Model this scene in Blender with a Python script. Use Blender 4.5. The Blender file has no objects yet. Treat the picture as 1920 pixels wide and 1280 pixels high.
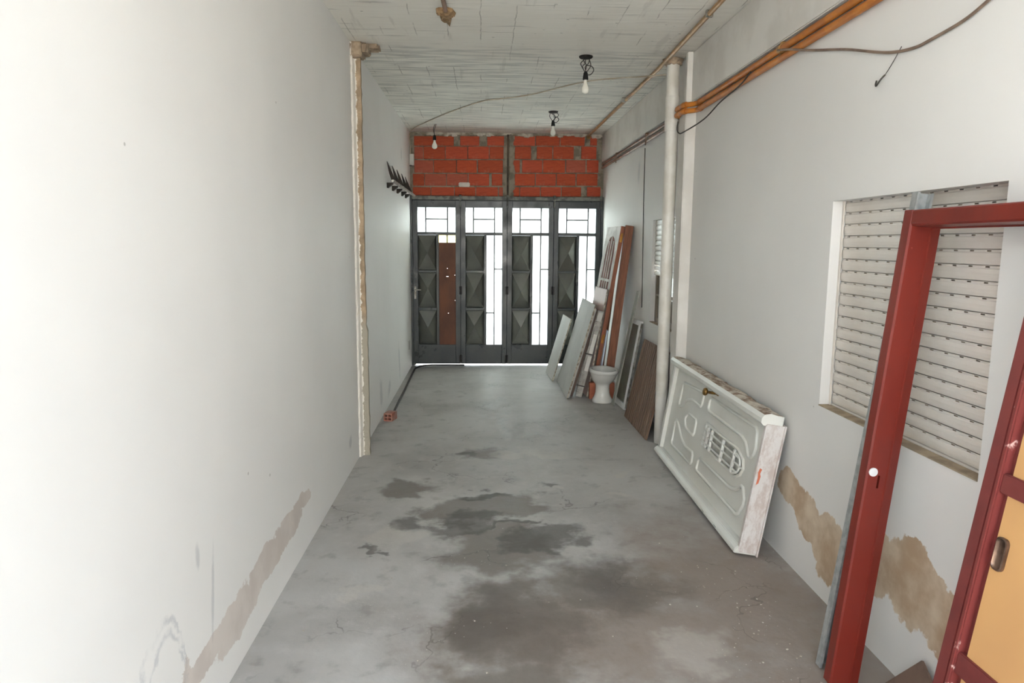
import bpy, bmesh, math, random
from mathutils import Vector, Matrix
random.seed(7)
sc = bpy.context.scene
COL = sc.collection

# ---------------------------------------------------------------- camera
F, PITCH, YAW, ROLL, CAMZ = 1313.0, math.radians(8.01), math.radians(2.435), math.radians(.43), 1.7
XL, XR, YD, ZC = -.98, 1.646, 9.71, 3.16
_fw = Vector((math.sin(YAW)*math.cos(PITCH), math.cos(YAW)*math.cos(PITCH), -math.sin(PITCH)))
_rt = Vector((math.cos(YAW), -math.sin(YAW), 0)); _up = _rt.cross(_fw)
_r = _rt*math.cos(ROLL) + _up*math.sin(ROLL); _u = -_rt*math.sin(ROLL) + _up*math.cos(ROLL)
cam = bpy.data.cameras.new('camera'); cam.sensor_width = 36; cam.lens = F/1920*36; cam.clip_start = .05
camo = bpy.data.objects.new('camera', cam); COL.objects.link(camo)
camo.matrix_world = Matrix((( _r.x, _u.x, -_fw.x, 0), (_r.y, _u.y, -_fw.y, 0), (_r.z, _u.z, -_fw.z, CAMZ), (0, 0, 0, 1)))
sc.camera = camo
def on_plane(u, v, axis, val):          # pixel -> point on an axis-aligned surface of the room
    d = _fw + _r*((u-960)/F) - _u*((v-640)/F)
    t = (val - (0, 0, CAMZ)[axis])/d[axis]
    return Vector((0, 0, CAMZ)) + d*t

# ---------------------------------------------------------------- world, sun, exposure
vs = sc.view_settings
sc.display_settings.display_device = 'sRGB'
vs.view_transform = 'Standard'; vs.look = 'None'; vs.gamma = 1.0; vs.use_curve_mapping = False
vs.exposure = 0.92
SKY_STRENGTH, SUN_STRENGTH = 3.2, 28.0
w = bpy.data.worlds.new('sky'); sc.world = w; w.use_nodes = True
wn = w.node_tree; wn.nodes.clear()
wo = wn.nodes.new('ShaderNodeOutputWorld'); wb = wn.nodes.new('ShaderNodeBackground')
tc = wn.nodes.new('ShaderNodeTexCoord'); sx = wn.nodes.new('ShaderNodeSeparateXYZ'); rp = wn.nodes.new('ShaderNodeValToRGB')
wn.links.new(tc.outputs['Generated'], sx.inputs[0]); wn.links.new(sx.outputs['Z'], rp.inputs[0])
rp.color_ramp.elements[0].position = 0.0; rp.color_ramp.elements[0].color = (.84, .93, 1.0, 1)
rp.color_ramp.elements[1].position = .9; rp.color_ramp.elements[1].color = (.55, .74, 1.0, 1)
wn.links.new(rp.outputs[0], wb.inputs[0]); wb.inputs[1].default_value = SKY_STRENGTH
wn.links.new(wb.outputs[0], wo.inputs[0])
sun = bpy.data.lights.new('sun_offscreen', 'SUN'); sun.energy = SUN_STRENGTH; sun.angle = math.radians(.6); sun.color = (1, .97, .93)
suno = bpy.data.objects.new('sun_offscreen', sun); COL.objects.link(suno)
suno.rotation_euler = Vector((-.25, -.62, -.75)).to_track_quat('-Z', 'Y').to_euler()

# ---------------------------------------------------------------- node helpers
def s2l(r, g, b):
    f = lambda c: (c/255/12.92) if c/255 <= .04045 else ((c/255+.055)/1.055)**2.4
    return (f(r), f(g), f(b), 1)
class NT:
    def __init__(self, name):
        self.m = bpy.data.materials.new(name); self.m.use_nodes = True
        self.t = self.m.node_tree; self.t.nodes.clear()
        self.out = self.t.nodes.new('ShaderNodeOutputMaterial')
        self.co = self.t.nodes.new('ShaderNodeTexCoord').outputs['Object']
    def n(self, typ, ins=None, out=0, **at):
        nd = self.t.nodes.new(typ)
        for k, v in at.items(): setattr(nd, k, v)
        for k, v in (ins or {}).items():
            s = nd.inputs[k]
            if isinstance(v, bpy.types.NodeSocket): self.t.links.new(v, s)
            else: s.default_value = v
        return nd.outputs[out]
    def math(self, op, a, b=0.0, clamp=False): return self.n('ShaderNodeMath', {0: a, 1: b}, operation=op, use_clamp=clamp)
    def noise(self, scale, detail=4, vec=None, rough=.55, col=False):
        return self.n('ShaderNodeTexNoise', {'Vector': vec or self.co, 'Scale': scale, 'Detail': detail, 'Roughness': rough}, out=1 if col else 0)
    def stretch(self, s, vec=None): return self.n('ShaderNodeVectorMath', {0: vec or self.co, 1: s}, operation='MULTIPLY')
    def ramp(self, f, a, b, lo=0.0, hi=1.0):
        return self.n('ShaderNodeMapRange', {0: f, 1: a, 2: b, 3: lo, 4: hi}, interpolation_type='SMOOTHSTEP')
    def mix(self, f, a, b): 
        nd = self.t.nodes.new('ShaderNodeMix'); nd.data_type = 'RGBA'
        for i, v in ((0, f), (6, a), (7, b)):
            if isinstance(v, bpy.types.NodeSocket): self.t.links.new(v, nd.inputs[i])
            else: nd.inputs[i].default_value = v
        return nd.outputs[2]
    def blob(self, c, rad, rot=(0, 0, 0), nz=None, k=.5, soft=.4, vec=None):
        v = self.n('ShaderNodeMapping', {'Vector': vec or self.co, 'Location': c, 'Rotation': rot, 'Scale': rad}, vector_type='TEXTURE')
        d = self.n('ShaderNodeVectorMath', {0: v}, out=1, operation='LENGTH')
        if nz is not None: d = self.math('ADD', d, self.math('MULTIPLY', self.math('SUBTRACT', nz, .5), k*2))
        return self.ramp(d, 1.0+soft*.5, 1.0-soft*.5)
    def maxi(self, l):
        r = l[0]
        for x in l[1:]: r = self.math('MAXIMUM', r, x)
        return r
    def bump(self, h, strength=.3, dist=.01, normal=None):
        d = {'Height': h, 'Strength': strength, 'Distance': dist}
        if normal is not None: d['Normal'] = normal
        return self.n('ShaderNodeBump', d)
    def finish(self, color, rough=.6, metal=0.0, normal=None, **extra):
        d = {'Base Color': color, 'Roughness': rough, 'Metallic': metal}
        d.update(extra)
        if normal is not None: d['Normal'] = normal
        b = self.n('ShaderNodeBsdfPrincipled', d)
        self.t.links.new(b, self.out.inputs[0])
        return self.m
MATS = {}
def paint(name, c1, c2=None, scale=8, rough=.5, metal=0.0, bump=.0, bscale=60, stretch=None, lo=.4, hi=.62, **extra):
    if name in MATS: return MATS[name]
    t = NT(name); c2 = c2 or tuple(x*.85 for x in c1[:3])+(1,)
    v = t.stretch(stretch) if stretch else t.co
    col = t.mix(t.ramp(t.noise(scale, 5, v), lo, hi), c1, c2)
    nm = t.bump(t.noise(bscale, 3, v), bump, .004) if bump else None
    MATS[name] = t.finish(col, rough, metal, nm, **extra)
    return MATS[name]

# ---------------------------------------------------------------- mesh helpers
class MB:
    def __init__(self): self.v = []; self.f = []; self.mi = []
    def add(self, vs_, fs, m=0):
        o = len(self.v); self.v += [Vector(x) for x in vs_]
        for f in fs: self.f.append([o+i for i in f]); self.mi.append(m)
        return self
    def box(self, x0, x1, y0, y1, z0, z1, m=0):
        vs_ = [(x, y, z) for x in (x0, x1) for y in (y0, y1) for z in (z0, z1)]
        return self.add(vs_, [(0, 1, 3, 2), (4, 6, 7, 5), (0, 4, 5, 1), (2, 3, 7, 6), (0, 2, 6, 4), (1, 5, 7, 3)], m)
    def prism(self, poly, a0, a1, axes='xyz', m=0):
        # poly in the plane of axes[0],axes[1], extruded along axes[2]
        ix = ['xyz'.index(c) for c in axes]; n = len(poly); vs_ = []
        for a in (a0, a1):
            for p in poly:
                q = [0, 0, 0]; q[ix[0]] = p[0]; q[ix[1]] = p[1]; q[ix[2]] = a; vs_.append(q)
        fs = [tuple(range(n)), tuple(range(2*n-1, n-1, -1))] + [(i, i+n, (i+1) % n+n, (i+1) % n) for i in range(n)]
        return self.add(vs_, fs, m)
    def tube(self, pts, r, n=8, m=0, closed=False, cap=True):
        pts = [Vector(p) for p in pts]; k = len(pts); rs = r if isinstance(r, (list, tuple)) else [r]*k
        vs_ = []; ref = None
        for i, p in enumerate(pts):
            a = pts[(i-1) % k] if (closed or i > 0) else p; b = pts[(i+1) % k] if (closed or i < k-1) else p
            t = (b-a).normalized()
            if ref is None: ref = t.orthogonal().normalized()
            ref = (ref - t*ref.dot(t)).normalized(); bn = t.cross(ref)
            for j in range(n):
                th = 2*math.pi*j/n; vs_.append(p + (ref*math.cos(th)+bn*math.sin(th))*rs[i])
        fs = []
        for i in range(k if closed else k-1):
            for j in range(n):
                i2 = (i+1) % k; fs.append((i*n+j, i*n+(j+1) % n, i2*n+(j+1) % n, i2*n+j))
        if cap and not closed: fs += [tuple(range(n-1, -1, -1)), tuple((k-1)*n+j for j in range(n))]
        return self.add(vs_, fs, m)
    def loft(self, rings, m=0, cap0=True, cap1=True):
        n = len(rings[0]); vs_ = [p for r in rings for p in r]
        fs = [(i*n+j, i*n+(j+1) % n, (i+1)*n+(j+1) % n, (i+1)*n+j) for i in range(len(rings)-1) for j in range(n)]
        if cap0: fs.append(tuple(range(n-1, -1, -1)))
        if cap1: fs.append(tuple((len(rings)-1)*n+j for j in range(n)))
        return self.add(vs_, fs, m)
    def lathe(self, prof, c=(0, 0, 0), n=16, m=0):
        rings = [[(c[0]+r*math.cos(2*math.pi*j/n), c[1]+r*math.sin(2*math.pi*j/n), c[2]+z) for j in range(n)] for r, z in prof]
        return self.loft(rings, m)
    def build(self, name, mats, parent=None, bev=0.0, smooth=False, seg=2):
        if not isinstance(mats, (list, tuple)): mats = [mats]
        me = bpy.data.meshes.new(name); me.from_pydata([tuple(v) for v in self.v], [], self.f)
        for mt in mats: me.materials.append(mt)
        me.polygons.foreach_set('material_index', self.mi)
        bm = bmesh.new(); bm.from_mesh(me)
        bmesh.ops.recalc_face_normals(bm, faces=bm.faces)
        if bev:
            es = [e for e in bm.edges if len(e.link_faces) == 2 and e.calc_face_angle(0) > .5]
            bmesh.ops.bevel(bm, geom=es, offset=bev, segments=seg, affect='EDGES', clamp_overlap=True)
        bm.to_mesh(me); bm.free()
        if smooth or bev:
            me.polygons.foreach_set('use_smooth', [True]*len(me.polygons)); me.set_sharp_from_angle(angle=math.radians(50 if smooth else 35))
        me.update()
        o = bpy.data.objects.new(name, me); COL.objects.link(o)
        if parent is not None: o.parent = parent
        return o
def rough_mesh(o, amt, cuts=0, scale=1.0):
    # irregular chipped surface: move vertices a little, the same for coincident points
    for v in o.data.vertices:
        rr = random.Random(hash((round(v.co.x, 4), round(v.co.y, 4), round(v.co.z, 4))))
        v.co += Vector((rr.uniform(-1, 1), rr.uniform(-1, 1), rr.uniform(-1, 1)))*amt
def cut(o, cutter_mb):
    # cut real openings into a finished part; the cutter is deleted again
    c = cutter_mb.build('cutter', o.data.materials[0]); c.parent = o.parent
    md = o.modifiers.new('openings', 'BOOLEAN'); md.operation = 'DIFFERENCE'; md.solver = 'EXACT'; md.object = c
    bpy.context.view_layer.update()
    me = bpy.data.meshes.new_from_object(o.evaluated_get(bpy.context.evaluated_depsgraph_get()))
    o.modifiers.clear(); old = o.data; nm = old.name; o.data = me; bpy.data.meshes.remove(old); me.name = nm
    cm_ = c.data; bpy.data.objects.remove(c); bpy.data.meshes.remove(cm_)
    return o
def tag(o, label=None, cat=None, group=None, kind=None):
    if label: o['label'] = label
    if cat: o['category'] = cat
    if group: o['group'] = group
    if kind: o['kind'] = kind
    return o
def thing(name, label, cat, M=None, group=None, kind=None):
    o = bpy.data.objects.new(name, None); o.empty_display_size = .1; COL.objects.link(o)
    if M is not None: o.matrix_world = M if isinstance(M, Matrix) else Matrix.Translation(M)
    return tag(o, label, cat, group, kind)
def frame(O, ax, az):                    # x along ax, z up the lean, y = z cross x
    ax = Vector(ax).normalized(); az = Vector(az); az = (az-ax*az.dot(ax)).normalized(); ay = az.cross(ax)
    return Matrix(((ax.x, ay.x, az.x, O[0]), (ax.y, ay.y, az.y, O[1]), (ax.z, ay.z, az.z, O[2]), (0, 0, 0, 1)))
def spline(pts, k=6):
    P = [Vector(p) for p in pts]; out = []
    for i in range(len(P)-1):
        p0, p1, p2, p3 = P[max(i-1, 0)], P[i], P[i+1], P[min(i+2, len(P)-1)]
        for j in range(k):
            t = j/k
            out.append(.5*((2*p1)+(p2-p0)*t+(2*p0-5*p1+4*p2-p3)*t*t+(3*p1-p0-3*p2+p3)*t**3))
    out.append(P[-1]); return out
def copy_tree(o, parent=None):
    c = o.copy(); COL.objects.link(c); c.parent = parent
    for ch in list(o.children): copy_tree(ch, c)
    return c

# ---------------------------------------------------------------- surface materials
def mat_floor():
    t = NT('worn_concrete_floor')
    n1 = t.noise(1.3, 4); n2 = t.noise(7, 5); n3 = t.noise(38, 2); edge = t.noise(6, 4, rough=.65)
    warp = t.n('ShaderNodeVectorMath', {0: t.noise(2.6, 4, rough=.6, col=True), 1: (.5, .5, .5)}, operation='SUBTRACT')
    wv = t.n('ShaderNodeVectorMath', {0: t.co, 1: t.stretch((.55, .7, 0), warp)}, operation='ADD')
    col = t.mix(t.ramp(n1, .32, .68), s2l(185, 182, 177), s2l(163, 159, 153))
    col = t.mix(t.math('MULTIPLY', t.ramp(n2, .5, .72), .5), col, s2l(194, 191, 186))
    col = t.mix(t.math('MULTIPLY', t.ramp(n2, .46, .3), .45), col, s2l(122, 117, 111))
    B = lambda c, r, a=0, k=.45, s=.5: t.blob((c[0], c[1], 0), (r[0], r[1], 1), (0, 0, a), nz=edge, k=k, soft=s, vec=wv)
    # soil tracked in around the white door and the near right corner
    soil = t.maxi([B((1.25, 3.2), (.5, .9), 0, .6, 1.3), B((1.45, 2.2), (.8, .6), 0, .6, 1.1), B((.62, 2.85), (.75, .4), 0, .6, 1.3)])
    col = t.mix(t.math('MULTIPLY', soil, .7), col, s2l(126, 107, 93))
    brown = t.maxi([B((.03, 4.38), (.44, .24), .1, .5, .35), B((.10, 3.75), (.30, .34), .2, .5, .6), B((.14, 2.95), (.32, .42), .2, .5, .7), B((.62, 3.25), (.34, .24), -.1, .5, .9),
                    B((-.5, 4.75), (.2, .12), .1, .5, .6), B((-.02, 5.5), (.22, .13), .1, .5, .9), B((.12, 2.4), (.26, .25), 0, .5, .9)])
    col = t.mix(t.math('MULTIPLY', brown, .72), col, s2l(98, 89, 79))
    dark = t.maxi([B((.36, 3.84), (.24, .17), .35, .4, .4), B((-.10, 4.12), (.26, .15), .2, .5, .5), B((-.43, 4.15), (.10, .11), 0, .5, .6), B((.15, 4.05), (.18, .03), .2, .4, .6), B((.0, 4.58), (.2, .06), 0, .6, .7),
                   B((-.17, 5.5), (.1, .05), .1, .5, .7), B((.43, 4.78), (.06, .045), 0, .4, .7), B((-.56, 3.68), (.05, .065), .2, .3, .4)])
    soft = t.maxi([B((.62, 3.4), (.14, .2), .1, .7, 1.2), B((.05, 3.0), (.2, .24), 0, .5, 1.2)])
    col = t.mix(t.math('MULTIPLY', soft, .45), col, s2l(74, 67, 62))
    col = t.mix(t.math('MULTIPLY', dark, .7), col, s2l(70, 66, 60))
    pale = t.maxi([B((.95, 4.5), (.08, .045), 0, .6, .5), B((.98, 4.95), (.06, .05), 0, .6, .5), B((.5, 4.72), (.06, .035), 0, .5, .4), B((-.5, 3.9), (.12, .2), 0, .9, .9), B((.35, 5.5), (.3, .05), 0, .8, .8), B((-.62, 3.15), (.12, .07), .3, .9, .7), B((.9, 2.75), (.2, .12), .3, .9, .8)])
    col = t.mix(t.math('MULTIPLY', pale, .45), col, s2l(196, 190, 180))
    vor = t.n('ShaderNodeTexVoronoi', {'Vector': t.n('ShaderNodeVectorMath', {0: t.co, 1: t.stretch((.5, .5, .5), warp)}, operation='ADD'), 'Scale': 1.6}, feature='DISTANCE_TO_EDGE')
    crack = t.math('MULTIPLY', t.ramp(vor, .010, .003), t.ramp(n1, .5, .6))
    col = t.mix(t.math('MULTIPLY', crack, .5), col, s2l(84, 78, 72))
    speck = t.n('ShaderNodeTexVoronoi', {'Vector': t.co, 'Scale': 30.0}, feature='F1')
    col = t.mix(t.math('MULTIPLY', t.math('MULTIPLY', t.ramp(speck, .11, .06), t.ramp(n1, .5, .6)), .6), col, s2l(214, 208, 200))
    h = t.math('ADD', t.math('MULTIPLY', n3, .35), n2)
    return t.finish(col, t.ramp(n2, .3, .7, .46, .66), 0, t.bump(h, .3, .012))
def mat_wall(name, base, patches, tone, scuffs=(), dirt=.25, rings=()):
    t = NT(name)
    n1 = t.noise(.9, 3); n2 = t.noise(26, 2); e = t.noise(9, 4, rough=.7)
    col = t.mix(t.ramp(n1, .35, .7), base, tuple(c*.955 for c in base[:3])+(1,))
    wob = t.n('ShaderNodeVectorMath', {0: t.co, 1: t.stretch((0, .24, .10), t.n('ShaderNodeVectorMath', {0: t.noise(4.5, 5, rough=.62, col=True), 1: (.5, .5, .5)}, operation='SUBTRACT'))}, operation='ADD')
    ms = t.maxi([t.blob(c, r, rot, nz=e, k=kk, soft=.07, vec=wob) for c, r, rot, kk in patches])
    ptone = t.mix(t.ramp(t.noise(5, 5), .35, .65), tone[0], tone[1])
    col = t.mix(ms, col, ptone)
    if scuffs:
        sc_ = t.maxi([t.blob(c, r, rot, nz=e, k=.9, soft=1.0) for c, r, rot in scuffs])
        col = t.mix(t.math('MULTIPLY', sc_, dirt), col, s2l(120, 125, 132))
    for c, r in rings:
        v = t.n('ShaderNodeMapping', {'Vector': wob, 'Location': c, 'Scale': r}, vector_type='TEXTURE')
        d = t.n('ShaderNodeMath', {0: t.math('SUBTRACT', t.n('ShaderNodeVectorMath', {0: v}, out=1, operation='LENGTH'), 1.0)}, operation='ABSOLUTE')
        k = t.math('MULTIPLY', t.ramp(d, .07, .0), t.ramp(t.noise(14, 4), .35, .65))
        col = t.mix(t.math('MULTIPLY', k, .32), col, s2l(120, 128, 140))
    vor = t.n('ShaderNodeTexVoronoi', {'Vector': t.co, 'Scale': 3.3}, feature='F1')
    col = t.mix(t.math('MULTIPLY', t.ramp(vor, .028, .018), .5), col, s2l(120, 112, 102))
    return t.finish(col, .6, 0, t.bump(n2, .1, .006))
def mat_ceiling():
    t = NT('whitewashed_board_marked_ceiling')
    n1 = t.noise(.8, 3); n2 = t.noise(9, 3)
    st = t.noise(7, 5, t.stretch((.35, 2.6, 1))); st2 = t.noise(5, 4, t.stretch((2.5, .25, 1)))
    col = t.mix(t.ramp(n1, .3, .7), s2l(240, 237, 228), s2l(226, 221, 211))
    col = t.mix(t.math('MULTIPLY', t.ramp(st, .6, .72), .4), col, s2l(150, 146, 138))
    col = t.mix(t.math('MULTIPLY', t.ramp(st2, .6, .7), .25), col, s2l(168, 162, 152))
    # far part, beyond the removed partition, is barer and dirtier
    sep = t.n('ShaderNodeSeparateXYZ', {0: t.co}, out=1)
    far = t.ramp(t.math('ADD', sep, t.math('MULTIPLY', t.math('SUBTRACT', n2, .5), .25)), 5.45, 5.7)
    col = t.mix(t.math('MULTIPLY', t.math('MULTIPLY', far, t.ramp(st, .42, .62)), .45), col, s2l(158, 157, 150))
    wob = t.n('ShaderNodeVectorMath', {0: t.co, 1: t.stretch((.03, .03, 0), t.noise(5, 3, col=True))}, operation='ADD')
    br = t.n('ShaderNodeTexBrick', {'Vector': t.n('ShaderNodeMapping', {'Vector': wob, 'Rotation': (0, 0, math.pi/2)}), 'Scale': 1.0, 'Mortar Size': .004,
             'Mortar Smooth': .3, 'Brick Width': 1.15, 'Row Height': .23}, out=1)
    line = t.math('MULTIPLY', br, t.ramp(t.noise(2.3, 4), .48, .6))
    col = t.mix(t.math('MULTIPLY', line, .52), col, s2l(116, 108, 96))
    sp = t.math('MULTIPLY', t.ramp(t.n('ShaderNodeTexVoronoi', {'Vector': t.stretch((1, 2.4, 1)), 'Scale': 6.5}), .085, .05), t.ramp(t.noise(1.7, 3), .5, .6))
    col = t.mix(t.math('MULTIPLY', sp, .85), col, s2l(92, 86, 78))
    return t.finish(col, .75, 0, t.bump(st, .4, .012))
WHITE = s2l(232, 229, 224)
M_floor = mat_floor(); M_ceil = mat_ceiling()
LX = XL
M_wl = mat_wall('white_left_wall_paint', s2l(236, 234, 230),
    [((LX, 3.72, .30), (.3, .18, .045), (-.12, 0, 0), .5), ((LX, 3.42, .265), (.3, .26, .075), (-.1, 0, 0), .4), ((LX, 3.05, .25), (.3, .28, .08), (-.08, 0, 0), .4),
     ((LX, 2.7, .20), (.3, .26, .09), (0, 0, 0), .4), ((LX, 2.38, .23), (.3, .2, .05), (0, 0, 0), .4), ((LX, 2.2, .2), (.3, .04, .12), (0, 0, 0), .5)],
    (s2l(216, 207, 199), s2l(204, 194, 186)),
    [((LX, 2.44, .42), (.3, .012, .16), (-.15, 0, 0)), ((LX, 2.33, .62), (.3, .015, .04), (0, 0, 0)), ((LX, 5.1, .22), (.3, .05, .04), (.3, 0, 0)), ((LX, 6.7, .25), (.3, .08, .12), (.4, 0, 0)),
     ((LX, 8.2, .3), (.3, .05, .2), (.2, 0, 0)), ((LX, 7.3, .18), (.3, .12, .06), (.4, 0, 0)), ((LX, 8.7, 2.75), (.3, .04, .08), (0, 0, 0))], .3,
    rings=[((LX, 2.04, .24), (.3, .16, .3)), ((LX, 2.05, .2), (.3, .14, .29))])
M_wr = mat_wall('white_right_wall_paint', s2l(229, 226, 221),
    [((XR, 3.55, .42), (.3, .13, .09), (.2, 0, 0), .4), ((XR, 3.34, .34), (.3, .18, .12), (.4, 0, 0), .4), ((XR, 3.1, .27), (.3, .16, .17), (.2, 0, 0), .4),
     ((XR, 2.72, .40), (.3, .16, .16), (0, 0, 0), .35), ((XR, 2.46, .42), (.3, .2, .17), (.1, 0, 0), .4), ((XR, 2.22, .34), (.3, .2, .14), (.3, 0, 0), .4), ((XR, 1.8, .3), (.3, .3, .12), (0, 0, 0), .4)],
    (s2l(214, 196, 172), s2l(180, 154, 126)),
    [((XR, 7.5, 2.45), (.3, .05, .1), (0, 0, 0)), ((XR, 2.5, 2.75), (.3, .05, .12), (0, 0, 0))], .25)
M_plain = paint('plain_white_plaster', s2l(226, 222, 215), s2l(214, 209, 201), 3, .65, bump=.15)
M_rubble = paint('bare_cement_render', s2l(178, 158, 134), s2l(140, 122, 102), 14, .9, bump=.6, bscale=45)
M_dark = paint('opening_shade', s2l(44, 38, 32), s2l(28, 25, 22), 20, .9)  # shade inside the open ceiling boxes, put into the colour
M_mortar = paint('grey_mortar', s2l(150, 140, 124), s2l(118, 108, 94), 12, .9, bump=.5, bscale=40)
M_ground = paint('outdoor_paving', s2l(216, 214, 208), s2l(202, 199, 192), 2, .9)

# ================================================================= SETTING
g = MB().box(-40, 40, -40, 60, -.3, -.03).build('ground', M_ground); tag(g, 'pale paving outside the passage', 'ground', kind='structure')
o = MB().box(XL-.15, XR+.15, -6, YD+.2, -.03, 0).build('floor', M_floor); tag(o, 'worn grey concrete floor with oil stains', 'floor', kind='structure')
o = MB().box(XL-.15, XL, -6, YD+.2, 0, ZC).build('wall_left', M_wl); tag(o, 'bright white left wall with peeling paint near floor', 'wall', kind='structure')
# right wall with two window openings
W1 = (2.175, 3.285, .925, 1.905); W2 = (5.96, 6.80, .94, 1.925); RY0 = -2.2
m = MB()
for a, b in ((RY0, W1[0]), (W1[1], W2[0]), (W2[1], YD+.2)): m.box(XR, XR+.16, a, b, 0, ZC)
for a, b, c, d in (W1, W2): m.box(XR, XR+.16, a, b, 0, c); m.box(XR, XR+.16, a, b, d, ZC)
wall_right = m.build('wall_right', M_wr); tag(wall_right, 'white right wall with two shuttered windows', 'wall', kind='structure')
o = MB().box(XL-.15, XR+.16, .2, YD+.2, ZC, ZC+.15).build('ceiling', M_ceil); tag(o, 'whitewashed concrete ceiling with board marks and cracks', 'ceiling', kind='structure')
# shallow beam band along the top of the right wall
o = MB().box(XR-.032, XR, RY0, YD, 2.79, ZC).build('trim_1', M_plain, bev=.006); tag(o, 'shallow white beam band along top of right wall', 'beam', kind='structure')
# pilaster on the right wall
o = MB().box(1.562, XR, 5.53, 5.70, 0, 2.79).build('trim_2', M_plain, bev=.006); MBt = None
tag(o, 'narrow white pilaster beside the drain pipe', 'pilaster', kind='structure')
o = MB().box(1.572, XR-.03, 5.56, 5.62, 2.79, ZC).build('trim_3', M_plain, bev=.005); tag(o, 'upper white pilaster stub under the ceiling', 'pilaster', kind='structure')
# rough scar of a demolished partition on the left wall
m = MB(); rings = []
for i in range(64):
    z = ZC*i/63; rr = random.Random(i)
    wv = .066 + rr.uniform(-.003, .003) + (.010 if z < 1.05 else 0) ; y0 = 5.50+rr.uniform(-.003, .003)
    rings.append([(XL-.02, y0-.05+rr.uniform(-.012, .012), z), (XL+.014, y0-.045+rr.uniform(-.012, .012), z), (XL+.026, y0-.004, z), (XL+wv, y0+rr.uniform(-.004, .004), z), (XL+wv-.004, y0+.07, z), (XL-.02, y0+.08, z)])
t = NT('scar_render'); sep = t.n('ShaderNodeSeparateXYZ', {0: t.co}, out=0)
colr = t.mix(t.ramp(t.noise(10, 5), .35, .65), s2l(186, 162, 134), s2l(150, 130, 106))
sz = t.n('ShaderNodeSeparateXYZ', {0: t.co}, out=2)
colr = t.mix(t.ramp(t.math('ADD', sz, t.math('MULTIPLY', t.noise(3, 3), .3)), 1.3, 1.15), colr, s2l(166, 158, 142))
colr = t.mix(t.ramp(t.math('ADD', sep, t.math('MULTIPLY', t.math('SUBTRACT', t.noise(16, 5, rough=.7), .5), .075)), XL+.036, XL+.03), colr, s2l(228, 222, 212))
M_scar = t.finish(colr, .9, 0, t.bump(t.noise(30, 5), .7, .01))
o = m.loft(rings).build('trim_4', M_scar); tag(o, 'rough tan plaster scar running up the left wall', 'plaster strip', kind='structure')
m = MB()
for (x0, x1, y0, y1, z0) in ((XL, XL+.09, 5.44, 5.58, 3.05), (XL, XL+.2, 5.5, 5.62, 3.12), (XL+.02, XL+.13, 5.46, 5.6, 3.08)): m.box(x0, x1, y0, y1, z0, ZC)
o = m.build('trim_5', M_rubble, bev=.012, seg=3); rough_mesh(o, .008); tag(o, 'broken plaster lump where the scar meets the ceiling', 'plaster lump', kind='structure')
# cavity around the top of the drain pipe
m = MB().lathe([(.055, ZC-.045), (.07, ZC-.04), (.078, ZC-.02), (.085, ZC-.001)], (1.522, 5.80, 0), 18).box(1.603, XR-.033, 5.625, 5.722, 2.80, ZC-.001)
o = m.build('trim_6', M_rubble); rough_mesh(o, .006); tag(o, 'broken render and open cavity around the top of the drain pipe', 'cavity', kind='structure')

# unseen patio walls around the camera, added for bounce light (passage opens to a yard)
M_yard = paint('yard_wall_paint', s2l(226, 222, 214), s2l(214, 209, 200), 2, .9)
o = MB().box(XL-.15, 7.2, -6.2, -6, 0, 2.6).build('wall_back_bounce', M_yard); tag(o, 'unseen pale yard wall at the rear, added for bounce light', 'wall', kind='structure')
o = MB().box(7.0, 7.2, -6, RY0+.2, 0, 2.6).build('wall_yard_bounce', M_yard); tag(o, 'unseen pale yard wall facing the passage opening, added for bounce light', 'wall', kind='structure')

# ---------------- end wall: hollow bricks above the folding door
ZB0, ZB1 = 2.325, ZC
wall_end = MB().box(XL, XR, YD+.004, YD+.13, ZB0, ZB1).build('wall_end', M_mortar); tag(wall_end, 'hollow red brick infill laid above the metal door', 'wall', kind='structure')
def brick_mat(i, c1, c2):
    t = NT('terracotta_%d' % i)
    v = t.stretch((1, 1, 9)); col = t.mix(t.ramp(t.noise(9, 4, v), .35, .65), c1, c2)
    col = t.mix(t.math('MULTIPLY', t.ramp(t.noise(6, 5), .58, .72), .35), col, s2l(176, 146, 124))
    wv = t.n('ShaderNodeTexWave', {'Vector': t.co, 'Scale': 18.0, 'Distortion': 1.0}, bands_direction='Z')
    return t.finish(col, .8, 0, t.bump(wv, .25, .003))
BM = [brick_mat(0, s2l(184, 80, 48), s2l(166, 68, 42)), brick_mat(1, s2l(196, 84, 56), s2l(178, 74, 50)), brick_mat(2, s2l(180, 92, 70), s2l(166, 80, 62)), brick_mat(3, s2l(194, 84, 48), s2l(178, 70, 44))]
BR = [ (120, 203, [(125, 298), (304, 478), (535, 705), (775, 925), (1008, 1200), (1206, 1420), (1426, 1642), (1690, 1752)]),
       (213, 322, [(128, 205), (211, 400), (406, 600), (606, 790), (796, 920), (1020, 1165), (1215, 1355), (1361, 1545), (1610, 1747)]),
       (334, 443, [(128, 295), (301, 500), (506, 682), (692, 915), (1000, 1065), (1085, 1265), (1271, 1468), (1474, 1650), (1658, 1765)]),
       (455, 558, [(116, 215), (221, 410), (416, 602), (610, 792), (815, 910), (1020, 1200), (1206, 1385), (1391, 1560), (1568, 1756)]),
       (573, 655, [(116, 272), (278, 480), (486, 670), (676, 870), (878, 915), (1005, 1060), (1066, 1245), (1251, 1430), (1436, 1610), (1660, 1782)]) ]
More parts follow.
